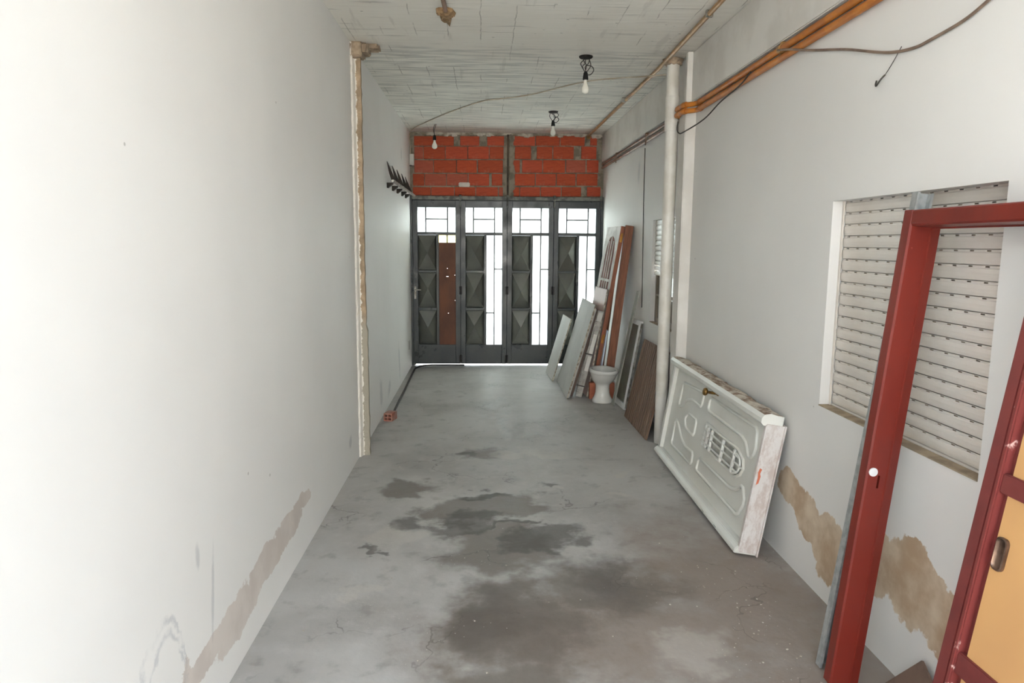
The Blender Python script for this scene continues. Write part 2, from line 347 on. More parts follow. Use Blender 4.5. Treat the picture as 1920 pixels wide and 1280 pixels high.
for ri, (y0, y1, row) in enumerate(BR):
    for bi, (a, b) in enumerate(row):
        p = on_plane(750+a/4.74, 230+y1/4.74, 1, YD); q = on_plane(750+b/4.74, 230+y0/4.74, 1, YD)
        x0, x1 = max(p.x, XL+.01), min(q.x, XR-.01); z0, z1 = max(p.z, ZB0+.002), q.z
        pr = random.uniform(.006, .014); cx, cz = (x0+x1)/2, (z0+z1)/2
        bo = MB().box(x0-cx, x1-cx, -pr, .03, z0-cz, z1-cz).build('brick', BM[random.choice([0, 0, 0, 1, 1, 3, 2])], wall_end, bev=.004, seg=1)
        bo.location = (cx, YD+.004, cz)
# concrete stanchion in the middle, cement smears
m = MB(); rings = []
for i in range(24):
    z = ZB0 + (ZB1-ZB0)*i/23; rr = random.Random(i+50)
    a = .295+rr.uniform(-.012, .012); b = .425+rr.uniform(-.02, .02)
    rings.append([(a, YD+.02, z), (a, YD-.006, z), (.33, YD-.012, z), (.345, YD-.004, z), (.365, YD-.014, z), (b, YD-.008, z), (b, YD+.02, z)])
o = m.loft(rings).build('cement_joint', M_mortar, wall_end)
o = MB().box(.325, .35, YD-.022, YD, ZB0, 3.14).build('steel_stanchion', paint('rusty_dark_steel', s2l(92, 78, 62), s2l(64, 54, 44), 10, .7, .3), wall_end)
m = MB()
for i in range(46):
    x = XL+.03+(XR-XL-.06)*i/45; hh = random.uniform(.015, .055)
    m.box(x-.035, x+.035, YD-.018, YD+.01, ZC-hh, ZC)
o = m.build('ceiling_joint_plaster', paint('lime_smear', s2l(212, 204, 190), s2l(150, 138, 120), 9, .9, bump=.5), wall_end, bev=.006); rough_mesh(o, .006)
for cx, cz in ((-.25, 2.475),):
    o = MB().box(cx-.075, cx+.075, YD-.016, YD, cz-.03, cz+.03).build('plaster_dab', paint('white_dab', s2l(222, 214, 206), rough=.9), wall_end, bev=.01)

# ---------------- folding metal door
t = NT('dark_green_metal_paint')
cm = t.mix(t.ramp(t.noise(3, 5), .35, .68), s2l(36, 44, 49), s2l(54, 60, 59))
cm = t.mix(t.math('MULTIPLY', t.ramp(t.noise(30, 4, rough=.7), .6, .74), .35), cm, s2l(128, 124, 110))
M_door = t.finish(cm, t.ramp(t.noise(5, 4), .3, .7, .26, .46), .0, t.bump(t.noise(14, 3), .12, .006))
M_pyr = paint('worn_grey_green_sheet', s2l(132, 133, 126), s2l(104, 107, 102), 3, .24, .7, lo=.3, hi=.7)
M_black = paint('black_metal', s2l(26, 27, 28), s2l(40, 38, 36), 20, .45, .4)
M_steel = paint('dull_steel', s2l(170, 168, 160), s2l(120, 114, 104), 18, .45, .7)
M_rail = paint('grimy_rail_paint', s2l(112, 112, 104), s2l(66, 66, 62), 12, .5, .2)
def frosted(name, c, rough=.3):
    t = NT(name)
    tr = t.n('ShaderNodeBsdfTranslucent', {'Color': c}); gl = t.n('ShaderNodeBsdfGlossy', {'Color': (1, 1, 1, 1), 'Roughness': rough, 'Normal': t.bump(t.noise(70, 2), .3, .003)})
    b = t.n('ShaderNodeMixShader', {0: .06, 1: tr, 2: gl})
    t.t.links.new(b, t.out.inputs[0]); return t.m
M_pane = frosted('frosted_glass', (.62, .66, .655, 1)); M_paneY = frosted('yellowed_frosted_glass', (.62, .60, .38, 1))
M_rust = paint('rust_brown_sheet', s2l(116, 68, 42), s2l(92, 54, 36), 4, .6, .1, bump=.2, stretch=(1, 1, .4))
door = thing('door_1', 'dark green four-leaf folding metal door with frosted panes', 'door', (0, YD, 0), kind='structure')
ZD0, ZD1 = .022, 2.262
leafx = [(-.951, -.3035), (-.3005, .3325), (.3355, .9685), (.9715, 1.615)]
FT = -.048   # leaf front, relative to the wall plane
def zpx(v): return on_plane(950, v, 1, YD).z
zu1, zu0 = zpx(390), zpx(436)      # upper light
zp = [(zpx(430+55/4.74), zpx(430+367/4.74)), (zpx(430+385/4.74), zpx(430+697/4.74)), (zpx(430+718/4.74), zpx(430+1026/4.74))]
zmid1, zmid0 = zpx(441.5), zpx(430+1020/4.74)
for li, (a, b) in enumerate(leafx):
    sl, sr = .068, .066; xa, xb = a+sl, b-sr; xp1 = xa+.25; xg0 = xp1+.036
    m = MB().box(a, xa, FT, -.004, ZD0, ZD1).box(xb, b, FT, -.004, ZD0, ZD1)
    m.box(xa, xb, FT, -.004, zu1, ZD1).box(xa, xb, FT, -.004, zmid1, zu0).box(xa, xb, FT+.004, -.004, ZD0, zmid0)
    m.box(xp1, xg0, FT, -.004, zmid0, zmid1)
    for (z1, z0), (z3, z2) in zip(zp[:-1], zp[1:]): m.box(xa, xp1, FT+.004, -.004, z3, z0)
    leaf = m.build('leaf', M_door, door, bev=.003, seg=1)
    if li < 3: MB().box(b-.022, b+.022, -.0035, .006, ZD0, ZD1).build('cover_strip', M_door, leaf)
    for k, (z1, z0) in enumerate(zp):
        z1 = min(z1, zmid1); z0 = max(z0, zmid0); cx, cz = (xa+xp1)/2, (z0+z1)/2
        cx += random.uniform(-.012, .012); cz += random.uniform(-.03, .03)
        m = MB().add([(xa, -.016, z0), (xp1, -.016, z0), (xp1, -.016, z1), (xa, -.016, z1), (cx, -.078, cz), (xa, -.006, z0), (xp1, -.006, z0), (xp1, -.006, z1), (xa, -.006, z1)],
                     [(0, 1, 4), (1, 2, 4), (2, 3, 4), (3, 0, 4), (8, 7, 6, 5), (0, 5, 6, 1), (1, 6, 7, 2), (2, 7, 8, 3), (3, 8, 5, 0)])
        m.build('pyramid_panel', M_pyr, leaf)
    bt = .0085
    def pane(x0, x1, z0, z1, mt=M_pane): MB().box(x0, x1, -.024, -.018, z0, z1).build('pane', mt, leaf)
    def bar(x0, x1, z0, z1): MB().box(x0, x1, -.034, -.012, z0, z1).build('glazing_bar', M_door, leaf)
    xv1, xv2 = xa+(xb-xa)*.215, xa+(xb-xa)*.79; zh = zu0+(zu1-zu0)*.53
    pane(xa, xv1-bt, zu0, zu1); pane(xv2+bt, xb, zu0, zu1); pane(xv1+bt, xv2-bt, zu0, zh-bt); pane(xv1+bt, xv2-bt, zh+bt, zu1)
    bar(xv1-bt, xv1+bt, zu0, zu1); bar(xv2-bt, xv2+bt, zu0, zu1); bar(xv1+bt, xv2-bt, zh-bt, zh+bt)
    xv = (xg0+xb)/2
    if li == 0:
        zr = zpx(455.5)
        pane(xg0, xv-bt, zr, zmid1, M_paneY); pane(xv+bt, xb, zr, zmid1, M_paneY); bar(xv-bt, xv+bt, zr, zmid1)
        zs = [zr, zpx(505), zpx(539), zmid0+.0]
        holes = ((xv, zpx(503.5)), (xb-.012, zpx(516)), (xv-.008, zpx(518.5)), (xv+.008, zpx(518.5)), (xb-.01, zpx(563)), (xv+.01, zpx(587)))
        for k in range(3):
            sh = MB().box(xg0-.004, xb+.004, -.03-.002*(2-k), -.022-.002*(2-k), zs[k+1]-.012*(k < 2), zs[k]).build('rusty_sheet', M_rust, leaf)
            for hx, hz in holes:
                if zs[k+1]-.02 < hz < zs[k]+.008: cut(sh, MB().tube([(hx, -.05, hz), (hx, -.005, hz)], .003, 10))
    else:
        z1_, z2_ = zpx(430+352/4.74), zpx(430+740/4.74)
        pane(xv+bt, xb, z1_+bt, zmid1); pane(xv+bt, xb, zmid0, z1_-bt); pane(xg0, xv-bt, z2_+bt, zmid1); pane(xg0, xv-bt, zmid0, z2_-bt)
        bar(xv-bt, xv+bt, zmid0, zmid1); bar(xv+bt, xb, z1_-bt, z1_+bt); bar(xg0, xv-bt, z2_-bt, z2_+bt)
m = MB().box(XL, -.952, -.06, .1, 0, 2.325).box(1.616, XR, -.06, .1, 0, 2.325).box(-.952, 1.616, -.02, .1, 2.264, 2.325).box(-.952, -.93, -.003, .02, 0, 2.264).box(1.594, 1.616, -.003, .02, 0, 2.264).box(-.93, 1.594, -.003, .02, 2.24, 2.264)
m.build('door_frame', M_door, door, bev=.003, seg=1)
m = MB().box(-.95, 1.63, -.10, -.05, 2.285, 2.318).box(-.95, 1.63, -.105, -.098, 2.27, 2.318).box(-.95, 1.63, -.06, -.018, 2.29, 2.312)
m.build('track', M_rail, door, bev=.003, seg=1)
for x in (-.302, .334, .97, 1.605):
    h = MB().box(x-.018, x+.018, -.118, -.104, 2.262, 2.335).tube([(x, -.112, 2.335), (x, -.112, 2.2)], .009, 8).box(x-.012, x+.012, -.108, -.05, 2.17, 2.24).build('hanger', M_rail, door, bev=.003, seg=1)
    if x < 1.5:
        for zz, hh in ((zpx(544), .055), (zpx(671), .05)):
            MB().box(x-.022, x+.022, -.064, -.049, zz-hh, zz+hh).tube([(x, -.068, zz-hh), (x, -.068, zz+hh)], .009, 8).build('hinge', M_black, door, bev=.003, seg=1)
hd = MB().box(-.935, -.91, -.055, -.049, .93, 1.10).tube([(-.922, -.05, 1.055), (-.922, -.1, 1.055), (-.84, -.1, 1.055)], .009, 8).tube([(-.922, -.05, .965), (-.922, -.062, .965)], .012, 10)
tag(hd.build('handle', M_steel, door, smooth=True), 'worn steel lever handle')

# ---------------- roller-shutter windows
M_slat = paint('cream_pvc_slat', s2l(225, 218, 208), s2l(213, 204, 192), 3, .35, lo=.35, hi=.7)
M_slat2 = paint('glossy_cream_slat', s2l(236, 232, 222), s2l(224, 219, 206), 3, .25)
M_sill = paint('tan_sill', s2l(176, 158, 132), s2l(150, 134, 112), 12, .8, bump=.3)
def slat_mesh(y0, y1, hgt, mt, name, parent, xs, z, slots=True):
    prof = [(.004, 0), (-.001, .003), (-.004, hgt*.25), (-.0055, hgt*.5), (-.0045, hgt*.78), (-.001, hgt*.84), (-.001, hgt*.87), (.0005, hgt*.87), (.0005, hgt*.8), (.004, hgt*.75)]
    m = MB(); m.prism(prof, y0, y1, 'xzy'); m.box(-.001, .0005, y0, y1, hgt*.955, hgt*.985)
    n = int((y1-y0)/.083); e = y0
    for k in range(n):                       # open ventilation slots between short webs
        yy = y0 + (k+.5)*(y1-y0)/n
        m.box(-.001, .0005, e, yy-.011, hgt*.87, hgt*.955); e = yy+.011
    m.box(-.001, .0005, e, y1, hgt*.87, hgt*.955)
    o = m.build(name, mt, parent); o.location = (xs, 0, z); return o
win1 = thing('window_1', 'large window closed by a cream roller shutter', 'window', (XR, 0, 0), kind='structure')
n1 = 18; zb = W1[2]+.012; ph = (W1[3]-zb)/n1
for k in range(n1): slat_mesh(W1[0]+.012, W1[1]-.006, ph, M_slat, 'slat', win1, .062, zb+k*ph)
MB().box(.052, .078, W1[0]+.012, W1[1]-.006, W1[2]+.002, zb).build('bottom_bar', M_slat, win1, bev=.002, seg=1)
MB().box(-.004, .05, W1[0], W1[1]-.002, W1[2]+.0005, W1[2]+.006).build('sill', M_sill, win1)
m = MB().box(.046, .052, W1[1]-.014, W1[1]-.001, W1[2]+.006, W1[3]-.001).box(.046, .052, W1[0]+.001, W1[0]+.014, W1[2]+.006, W1[3]-.001).box(.07, .16, W1[1]-.02, W1[1], W1[2]+.006, W1[3]-.001)
m.build('guide_rail', paint('guide_paint', s2l(222, 214, 202), rough=.5), win1)
MB().box(.1, .155, W1[0]+.001, W1[1]-.001, W1[2]+.001, W1[3]-.001).build('back_board', M_sill, win1)
win2 = thing('window_2', 'smaller window behind the drain pipe, its shutter half lowered', 'window', (XR, 0, 0), kind='structure')
zs0 = 1.40; n2 = 11; ph = (W2[3]-zs0)/n2
for k in range(n2): slat_mesh(W2[0]+.004, W2[1]-.004, ph, M_slat2, 'slat', win2, .03, zs0+k*ph, slots=True)
M_frame2 = paint('taupe_window_frame', s2l(150, 138, 120), s2l(128, 118, 102), 6, .5)
m = MB()
for y in (W2[0], W2[1]-.05, 6.36): m.box(.045, .085, y, y+.05, W2[2]+.006, zs0)
m.box(.045, .085, W2[0], W2[1], W2[2]+.006, W2[2]+.05).box(.045, .085, W2[0], W2[1], 1.2, 1.225)
m.build('sash', M_frame2, win2, bev=.003, seg=1)
for a, b in ((W2[0]+.05, 6.36), (6.41, W2[1]-.05)):
    for c, d in ((W2[2]+.05, 1.2), (1.225, zs0+.1)): MB().box(.062, .067, a, b, c, d).build('pane', paint('dim_window_glass', s2l(150, 146, 136), s2l(132, 128, 118), 2, .08), win2)
MB().box(-.004, .045, W2[0], W2[1], W2[2]+.0005, W2[2]+.006).build('sill', M_sill, win2)
MB().box(.045, .11, W2[0], W2[1], zs0+.1, W2[3]-.001).build('shutter_box', M_frame2, win2)

# ================================================================= THINGS
M_white = paint('aged_white_paint', s2l(226, 224, 216), s2l(208, 205, 196), 5, .4)
# ---------------- white entry door in its frame, lying on its side
t = NT('chipped_white_over_pink'); cc = t.mix(t.ramp(t.noise(22, 6, t.stretch((1.2, 1, .5)), rough=.7), .4, .62), s2l(214, 208, 203), s2l(192, 178, 170))
M_chip = t.finish(cc, .7, 0, t.bump(t.noise(30, 4), .4, .005))
t = NT('cement_crusted_edge'); cc = t.mix(t.ramp(t.noise(12, 6, rough=.7), .42, .6), s2l(206, 196, 180), s2l(140, 116, 96))
M_crust = t.finish(cc, .9, 0, t.bump(t.noise(24, 5), .9, .012))
M_cream = paint('cream_white_enamel', s2l(224, 223, 215), s2l(216, 213, 203), 1.5, .35)
M_brass = paint('tarnished_brass', s2l(150, 116, 62), s2l(104, 78, 44), 20, .35, .8)
ed = thing('entry_door', 'white embossed entry door in its frame lying on its side against the right wall', 'door', frame((1.432, 5.46, .0205), (-.026, -1.895, 0), (.158, 0, .98)))
x0, x1, HH = -.038, 1.868, .785
m = MB()
wx0, wx1, wz0, wz1 = .885, 1.63, .33, .487
m.box(x0+.03, wx0, .03, .055, .05, .735).box(wx1, x1-.02, .03, .055, .05, .735).box(wx0, wx1, .03, .055, .05, wz0).box(wx0, wx1, .03, .055, wz1, .735)
m.prism([(1.50, wz1), (1.6, .455), (1.625, .41), (wx1, .41), (wx1, wz1)], .03, .055, 'xzy').prism([(1.53, wz0), (wx1, wz0), (wx1, .41), (1.625, .41), (1.6, .365)], .03, .055, 'xzy')
leaf = m.build('leaf', M_cream, ed)
shapes = [[(.2, .635), (.2, .44), (.29, .47), (.365, .535), (.49, .562), (.715, .56), (.715, .66)],
          [(.40, .40), (.46, .455), (.67, .455), (.675, .34), (.59, .333), (.46, .338)],
          [(.19, .34), (.2, .136), (.745, .145), (.736, .23), (.537, .217), (.405, .25), (.29, .318)],
          [(.855, .663), (.856, .57), (1.5, .575), (1.6, .55), (1.67, .48), (1.74, .55), (1.70, .672)],
          [(.865, .145), (.87, .24), (1.5, .25), (1.6, .275), (1.67, .33), (1.74, .25), (1.68, .15)]]
for s in shapes:
    pts = []
    for i in range(len(s)):
        a, b = Vector(s[i]), Vector(s[(i+1) % len(s)]); L_ = (b-a).length; k = min(.02, L_*.25)
        pts += [a+(b-a)*(k/L_), b-(b-a)*(k/L_)]
    MB().tube([(p.x, .028, p.y) for p in pts], .011, 8, closed=True).build('moulding', M_cream, leaf, smooth=True)
fr = [(wx0, wz1), (wx0, wz0), (1.53, wz0), (1.6, .368), (1.628, .41), (1.6, .455), (1.50, wz1)]
MB().tube([(p[0], .028, p[1]) for p in fr], .011, 6, closed=True).build('window_rim', M_cream, leaf, smooth=True)
MB().box(wx0, wx1, .036, .040, wz0, wz1).build('pane', paint('dusty_grey_glass', s2l(196, 194, 184), s2l(172, 170, 160), 12, .5), leaf)
for gx in (.965, 1.04, 1.265, 1.47): MB().box(gx-.014, gx+.014, .012, .028, wz0+.006, wz1-.006).build('grille_bar', M_white, leaf, bev=.005)
for gz in (.365, .41, .45): MB().tube([(wx0, .018, gz), (1.55 if gz != .41 else 1.62, .018, gz)], .006, 6).build('grille_rod', M_white, leaf, smooth=True)
MB().tube(spline([(1.50, .02, .345), (1.56, .02, .365), (1.585, .02, .41), (1.56, .02, .45), (1.50, .02, .465)], 4), .007, 6).build('grille_rod', M_white, leaf, smooth=True)
kn = MB().box(.93, .985, .024, .031, .70, .728).tube([(.915, .03, .705), (.915, -.03, .705)], .010, 10)
kn.loft([[(.915+r*math.cos(j*math.pi/6), -.03-d, .705+r*math.sin(j*math.pi/6)) for j in range(12)] for r, d in ((.012, -.008), (.024, 0), (.028, .01), (.022, .022), (.006, .027))])
tag(kn.build('knob', M_brass, leaf, smooth=True), 'tarnished brass knob')
# frame members
m = MB().prism([(-.028, 0), (-.028, .022), (-.006, .045), (.03, .052), (.10, .052), (.10, 0)], x0-.02, x1, 'yzx')
fm = m.build('frame_rail', M_cream, ed, bev=.004)
for gx in (1.28, 1.52): cut(fm, MB().box(gx-.03, gx+.03, -.05, .06, .006, .017))
m = MB(); rings = []
for i in range(40):
    x = x0-.02+(x1+.02-x0)*i/39; rr = random.Random(i+9)
    rings.append([(x, -.02, .728), (x, -.034, .742), (x, -.036, .765), (x, -.024, HH+.002), (x, .01, HH+.006+rr.uniform(0, .012)), (x, .05, HH+.004+rr.uniform(0, .016)), (x, .085, HH+rr.uniform(-.004, .01)), (x, .085, .728)])
def top_faces(mb):
    return mb
m.loft(rings)
for i, f in enumerate(m.f):
    if len(f) == 4 and min(m.v[k].z for k in f) > HH-.006: m.mi[i] = 1
m.build('frame_rail', [M_cream, M_crust], ed)
m = MB().box(x1-.004, x1+.006, .0, .10, .01, .74).box(x1-.02, x1+.008, -.006, .004, .012, .735).box(x1-.02, x1+.02, .094, .102, .0, .745)
es = m.build('frame_end', M_chip, ed, bev=.002, seg=1)
o = MB().prism([(.008, .40), (.020, .41), (.024, .45), (.018, .465), (.024, .49), (.012, .495), (.006, .47), (.010, .44)], x1+.006, x1+.0075, 'yzx').build('paint_mark', paint('orange_mark', s2l(216, 122, 90), rough=.7), es)
MB().box(x0-.02, x0+.03, 0, .085, .05, .728).build('frame_end', M_cream, ed, bev=.002, seg=1)

# ---------------- red door frame leaning by the window
t = NT('red_oxide_paint'); cc = t.mix(t.ramp(t.noise(2.5, 5, t.stretch((1, 1, .4))), .35, .68), s2l(118, 38, 27), s2l(102, 31, 24))
cc = t.mix(t.math('MULTIPLY', t.ramp(t.noise(30, 5, rough=.7), .69, .76), .7), cc, s2l(196, 120, 104)); M_red = t.finish(cc, .36, 0, t.bump(t.noise(10, 4), .15, .004))
M_maroon = paint('maroon_paint', s2l(116, 50, 46), s2l(102, 42, 40), 5, .4)
M_redlip = paint('chipped_maroon_lip', s2l(116, 50, 46), s2l(206, 170, 160), 26, .45, lo=.6, hi=.68)
rf = thing('door_frame', 'red metal door frame leaning against the shuttered window', 'door frame', frame((1.346, 2.448, .0125), (0, -1, 0), (.094, 0, 1)))
prof = [(-.055, .004), (-.05, 0), (-.006, 0), (0, .006), (0, .074), (.005, .076), (.005, .081), (-.003, .083), (-.018, .085), (-.018, .122), (-.05, .122), (-.05, .117), (-.023, .117), (-.023, .089), (-.006, .074), (-.006, .008), (-.05, .008)]
RH = 1.822; RW = .95
jm = MB().prism(prof, 0, RH, 'xyz').build('jamb', M_red, rf)
MB().prism([(RW-x, y) for x, y in prof], 0, RH, 'xyz').build('jamb', M_red, rf)
hdr = [(RH-.055-x, y) for x, y in prof]
MB().prism([(z, y) for z, y in hdr], 0.0, RW, 'zyx').build('header', M_red, rf)
MB().tube([(0.0, .022, .862), (.004, .022, .862)], .0165, 20).build('plastic_plug', paint('white_plastic', s2l(226, 224, 222), rough=.4), jm)
cut(jm, MB().box(-.012, .02, .044, .052, .80, .85))
MB().box(-.034, -.032, .036, .06, .79, .86).box(-.032, -.0065, .036, .038, .79, .86).box(-.032, -.0065, .058, .06, .79, .86).box(-.032, -.0065, .038, .058, .79, .792).box(-.032, -.0065, .038, .058, .858, .86).build('lock_pocket', M_red, jm)

# ---------------- galvanised stud channel
M_galv = paint('galvanised_steel', s2l(182, 184, 182), s2l(156, 159, 157), 30, .45, .45, lo=.35, hi=.65)
stt = thing('metal_stud', 'galvanised steel channel stud leaning into the window head', 'metal stud', frame((1.363, 2.60, .009), (0, -1, 0), (.126, 0, 1)))
m = MB().prism([(0, 0), (.036, 0), (.036, .010), (.0345, .010), (.0345, .0015), (.0015, .0015), (.0015, .0605), (.0345, .0605), (.0345, .052), (.036, .052), (.036, .062), (0, .062)], 0, 1.905, 'xyz')
ch = m.build('channel', M_galv, stt)
cut(ch, MB().box(-.01, .012, .026, .036, .33, .39))

# ---------------- sliding door panel, ochre with red stiles
t = NT('ochre_panel_paint'); cc = t.mix(t.ramp(t.noise(1.6, 4), .3, .7), s2l(206, 158, 102), s2l(194, 146, 96)); cc = t.mix(t.math('MULTIPLY', t.ramp(t.n('ShaderNodeTexVoronoi', {'Vector': t.co, 'Scale': 7.0}), .05, .03), .6), cc, s2l(120, 84, 52))
M_ochre = t.finish(cc, .42, 0)
sd = thing('sliding_door', 'ochre panelled sliding door with maroon stiles leaning on the red frame', 'door', frame((1.222, 1.8, .0055), (0, -1, 0), (.1435, 0, 1)))
SW, SH = .78, 1.86
MB().box(0, .045, 0, .03, 0, SH).build('stile', M_maroon, sd, bev=.004); MB().box(.045, .062, -.002, .03, 0, SH).build('stile_lip', M_redlip, sd, bev=.004)
MB().box(SW-.06, SW, 0, .03, 0, SH).build('stile', M_maroon, sd, bev=.004)
MB().box(.062, .085, .022, .03, 0, SH).build('rebate', M_maroon, sd)
rz = [(.02, .10), (.535, .598), (1.058, 1.112), (1.58, 1.64)]
for a, b in rz: MB().box(.062, SW-.06, .004, .026, a, b).build('rail', M_maroon, sd, bev=.003)
for a, b in ((.10, .535), (.598, 1.058), (1.112, 1.58), (1.64, SH)): MB().box(.085, SW-.06, .012, .024, a, b).build('panel', M_ochre, sd)
m = MB(); 
def rrect(cx, cz, hx, hz, y, n=6):
    out = []
    for k, (sx_, sz_) in enumerate(((1, 1), (-1, 1), (-1, -1), (1, -1))):
        for j in range(n):
            th = math.pi/2*(k+j/(n-1)); r = hx*.75
            out.append((cx+sx_*(hx-r)+r*math.cos(th), y, cz+sz_*(hz-r)+r*math.sin(th)))
    return out
hx, hz = .112, .905
m.loft([rrect(hx, hz, .02, .045, .0125), rrect(hx, hz, .02, .045, .004), rrect(hx, hz, .016, .041, .0025), rrect(hx, hz, .0135, .038, .008), rrect(hx, hz, .010, .033, .0105), rrect(hx, hz, .003, .02, .011)])
tag(m.build('pull_handle', paint('brown_bronze', s2l(122, 98, 82), s2l(90, 70, 58), 20, .35, .7), sd, smooth=True), 'recessed bronze pull')

# ---------------- scraps in the near corner
def board_yz(name, label, cat, poly, xb, lean, T, mt):
    o = thing(name, label, cat, frame((xb, 0, .004), (0, 1, 0), (lean, 0, 1)))
    MB().prism(poly, -T, 0, 'xzy').build('sheet', mt, o, bev=.002, seg=1); return o
board_yz('plywood_offcut', 'dark brown plywood offcut leaning on the white wall behind the ochre sliding door', 'plywood', [(1.86, 0), (2.47, 0), (2.325, .19), (2.0, .02)], 1.578, .2, .012, paint('brown_ply', s2l(122, 100, 86), s2l(104, 84, 72), 6, .7))
o = MB().loft([[(-.07, -.05, 0), (.06, -.06, 0), (.07, .045, 0), (-.05, .05, 0)], [(-.055, -.04, .05), (.045, -.05, .06), (.05, .035, .045), (-.03, .03, .055)]]).build('rubble_chunk', paint('pinkish_cement', s2l(170, 148, 134), s2l(146, 124, 112), 14, .9, bump=.5), bev=.006)
o.scale = (.75, .75, .8); o.location = (1.505, 2.365, .001); o.rotation_euler.z = .5; tag(o, 'pinkish cement chunk on the floor beside the red frame foot', 'rubble')

# ---------------- drain pipe
M_pvc = paint('painted_drain_pipe', s2l(226, 222, 214), s2l(210, 204, 192), 4, .4)
dp = thing('drain_pipe', 'thick white vertical drain pipe beside the pilaster', 'pipe', (1.528, 5.80, .003))
m = MB(); n = 20
def ring(r, z, dx=0): return [(dx+r*math.cos(2*math.pi*j/n), r*math.sin(2*math.pi*j/n), z) for j in range(n)]
m.loft([ring(.047, 0), ring(.051, .004), ring(.051, 1.2), ring(.051, 2.2), ring(.051, 2.62), ring(.051, 2.9, -.004), ring(.05, 3.12, -.006)])
m.build('tube', M_pvc, dp, smooth=True)
m = MB().loft([ring(.054, 2.60, 0), ring(.0575, 2.612, 0), ring(.0575, 2.86, -.003), ring(.054, 2.872, -.003)]); m.build('socket_collar', M_pvc, dp, smooth=True)

# ---------------- gas pipes on the right wall
M_orange = paint('ochre_orange_pipe_paint', s2l(196, 122, 44), s2l(176, 104, 40), 9, .45)
M_copper = paint('bare_brown_pipe', s2l(150, 118, 96), s2l(112, 84, 66), 14, .4, .35)
M_brz = paint('brassy_pipe_paint', s2l(178, 138, 84), s2l(150, 112, 66), 6, .35, .3)
for nm, zz, r, lab in (('u', 2.752, .0185, 'upper orange gas pipe running along the right wall'), ('l', 2.706, .0185, 'lower orange gas pipe running along the right wall')):
    gp = thing('gas_pipe', lab, 'pipe', (XR, 0, zz), group='paired orange gas pipes')
    ex = -.11 if nm == 'u' else -.112; xo = -.028 if nm == 'u' else -.024
    z2 = .0 
    MB().tube([(xo, RY0+.05, 0)]+[(xo, y, 0) for y in (3, 4.5)]+spline([(xo, 5.36, 0), (xo-.01, 5.43, 0), (ex, 5.5, 0), (ex, 5.57, 0), (ex, 5.69, 0), (ex+.055, 5.728, 0), (-.03, 5.785, 0), (-.0225, 5.84, 0)], 5), r, 12).build('painted_run', M_orange, gp, smooth=True)
    MB().tube([(-.0225, 5.84, 0), (-.0225, 7.5, .004), (-.0225, YD-.002, .012)], r*.8, 10).build('bare_run', M_copper, gp, smooth=True)
    for pa, pb in (((ex+.015, 5.475, 0), (ex-.001, 5.505, 0)), ((ex, 5.62, 0), (ex, 5.67, 0)), ((xo, 5.34, 0), (xo, 5.37, 0))): MB().tube([pa, pb], r*1.22, 12).build('elbow_fitting', M_orange, gp, smooth=True)
    if nm == 'u':
        for y in (3.92,): MB().tube([(xo, y-.02, 0), (xo, y+.02, 0)], r*1.3, 12).box(xo-.006, -.001, y-.012, y+.012, .018, .037).build('clamp', M_brz, gp, bev=.003)
        for y in (7.05, 8.6): MB().box(-.046, -.040, y-.02, y+.02, -.09, .03).box(-.041, -.001, y-.02, y+.02, .018, .03).build('bracket', M_copper, gp, bev=.004)
# ceiling pipe
cp_ = thing('ceiling_pipe', 'thin brassy pipe running straight along the ceiling', 'pipe', (1.425, 0, ZC-.024))
MB().tube([(-.02, 1.2, 0), (-.005, 4.4, 0), (.03, 6.0, .001), (0, YD-.03, 0)], .0165, 10).build('tube', M_brz, cp_, smooth=True)
MB().tube([(0, YD-.045, -.01), (0, YD-.018, -.02)], .028, 10).build('end_fitting', M_brz, cp_, smooth=True)
for y in (4.6, 7.3): MB().box(-.022, .022, y-.012, y+.012, -.019, .024).build('clip', M_steel, cp_, bev=.003)

# ---------------- wires and cables
def cable(name, label, pts, r, mt, k=6, group=None):
    o = MB().tube(spline(pts, k), r, 6).build(name, mt, smooth=True); return tag(o, label, 'cable', group)
M_bwire = paint('brown_cable', s2l(140, 118, 100), s2l(112, 92, 78), 9, .6)
M_kwire = paint('dark_cable', s2l(62, 56, 50), s2l(44, 40, 36), 9, .6)
M_wwire = paint('painted_cable', s2l(198, 184, 162), s2l(172, 156, 134), 6, .6)
cable('wall_cable', 'brown cable sagging across the upper right wall from the gas pipes', [(XR-.008, 1.9, 2.62), (XR-.008, 2.2, 2.535), (XR-.008, 2.337, 2.491), (XR-.008, 2.455, 2.462), (XR-.008, 2.624, 2.448), (XR-.008, 2.72, 2.445), (XR-.008, 2.85, 2.462), (XR-.008, 2.979, 2.494), (XR-.008, 3.248, 2.575), (XR-.008, 3.568, 2.655), (XR-.056, 3.75, 2.705), (XR-.056, 3.9, 2.74)], .006, M_bwire)
cable('loop_cable', 'thin dark cable looping from gas pipes behind the drain pipe', [(XR-.05, 4.3, 2.72), (1.59, 4.457, 2.676), (1.585, 4.793, 2.642), (1.56, 5.06, 2.575), (1.54, 5.50, 2.552), (1.538, 5.62, 2.565), (1.545, 5.695, 2.605), (1.556, 5.718, 2.668)], .005, M_kwire)
cable('ceiling_cable', 'thin beige cable strung across the ceiling to the far corner', [(1.48, 5.83, 3.05), (1.36, 6.12, 3.10), (.942, 6.55, 3.148), (.497, 7.16, 3.153), (.2, 7.4, 3.152), (0, 7.54, 3.153), (-.35, 8.15, 3.153), (-.7, 8.9, 3.153), (-.93, 9.45, 3.14), (-.968, 9.6, 3.08), (-.968, 9.66, 2.98), (-.968, 9.67, 2.868)], .0055, M_wwire)
cable('drop_cable', 'slim grey cable running down the right wall below the gas pipe bracket', [(XR-.005, 7.23, 2.66), (XR-.005, 7.22, 2.2), (XR-.005, 7.18, 1.6), (XR-.005, 7.14, 1.05)], .004, M_kwire)
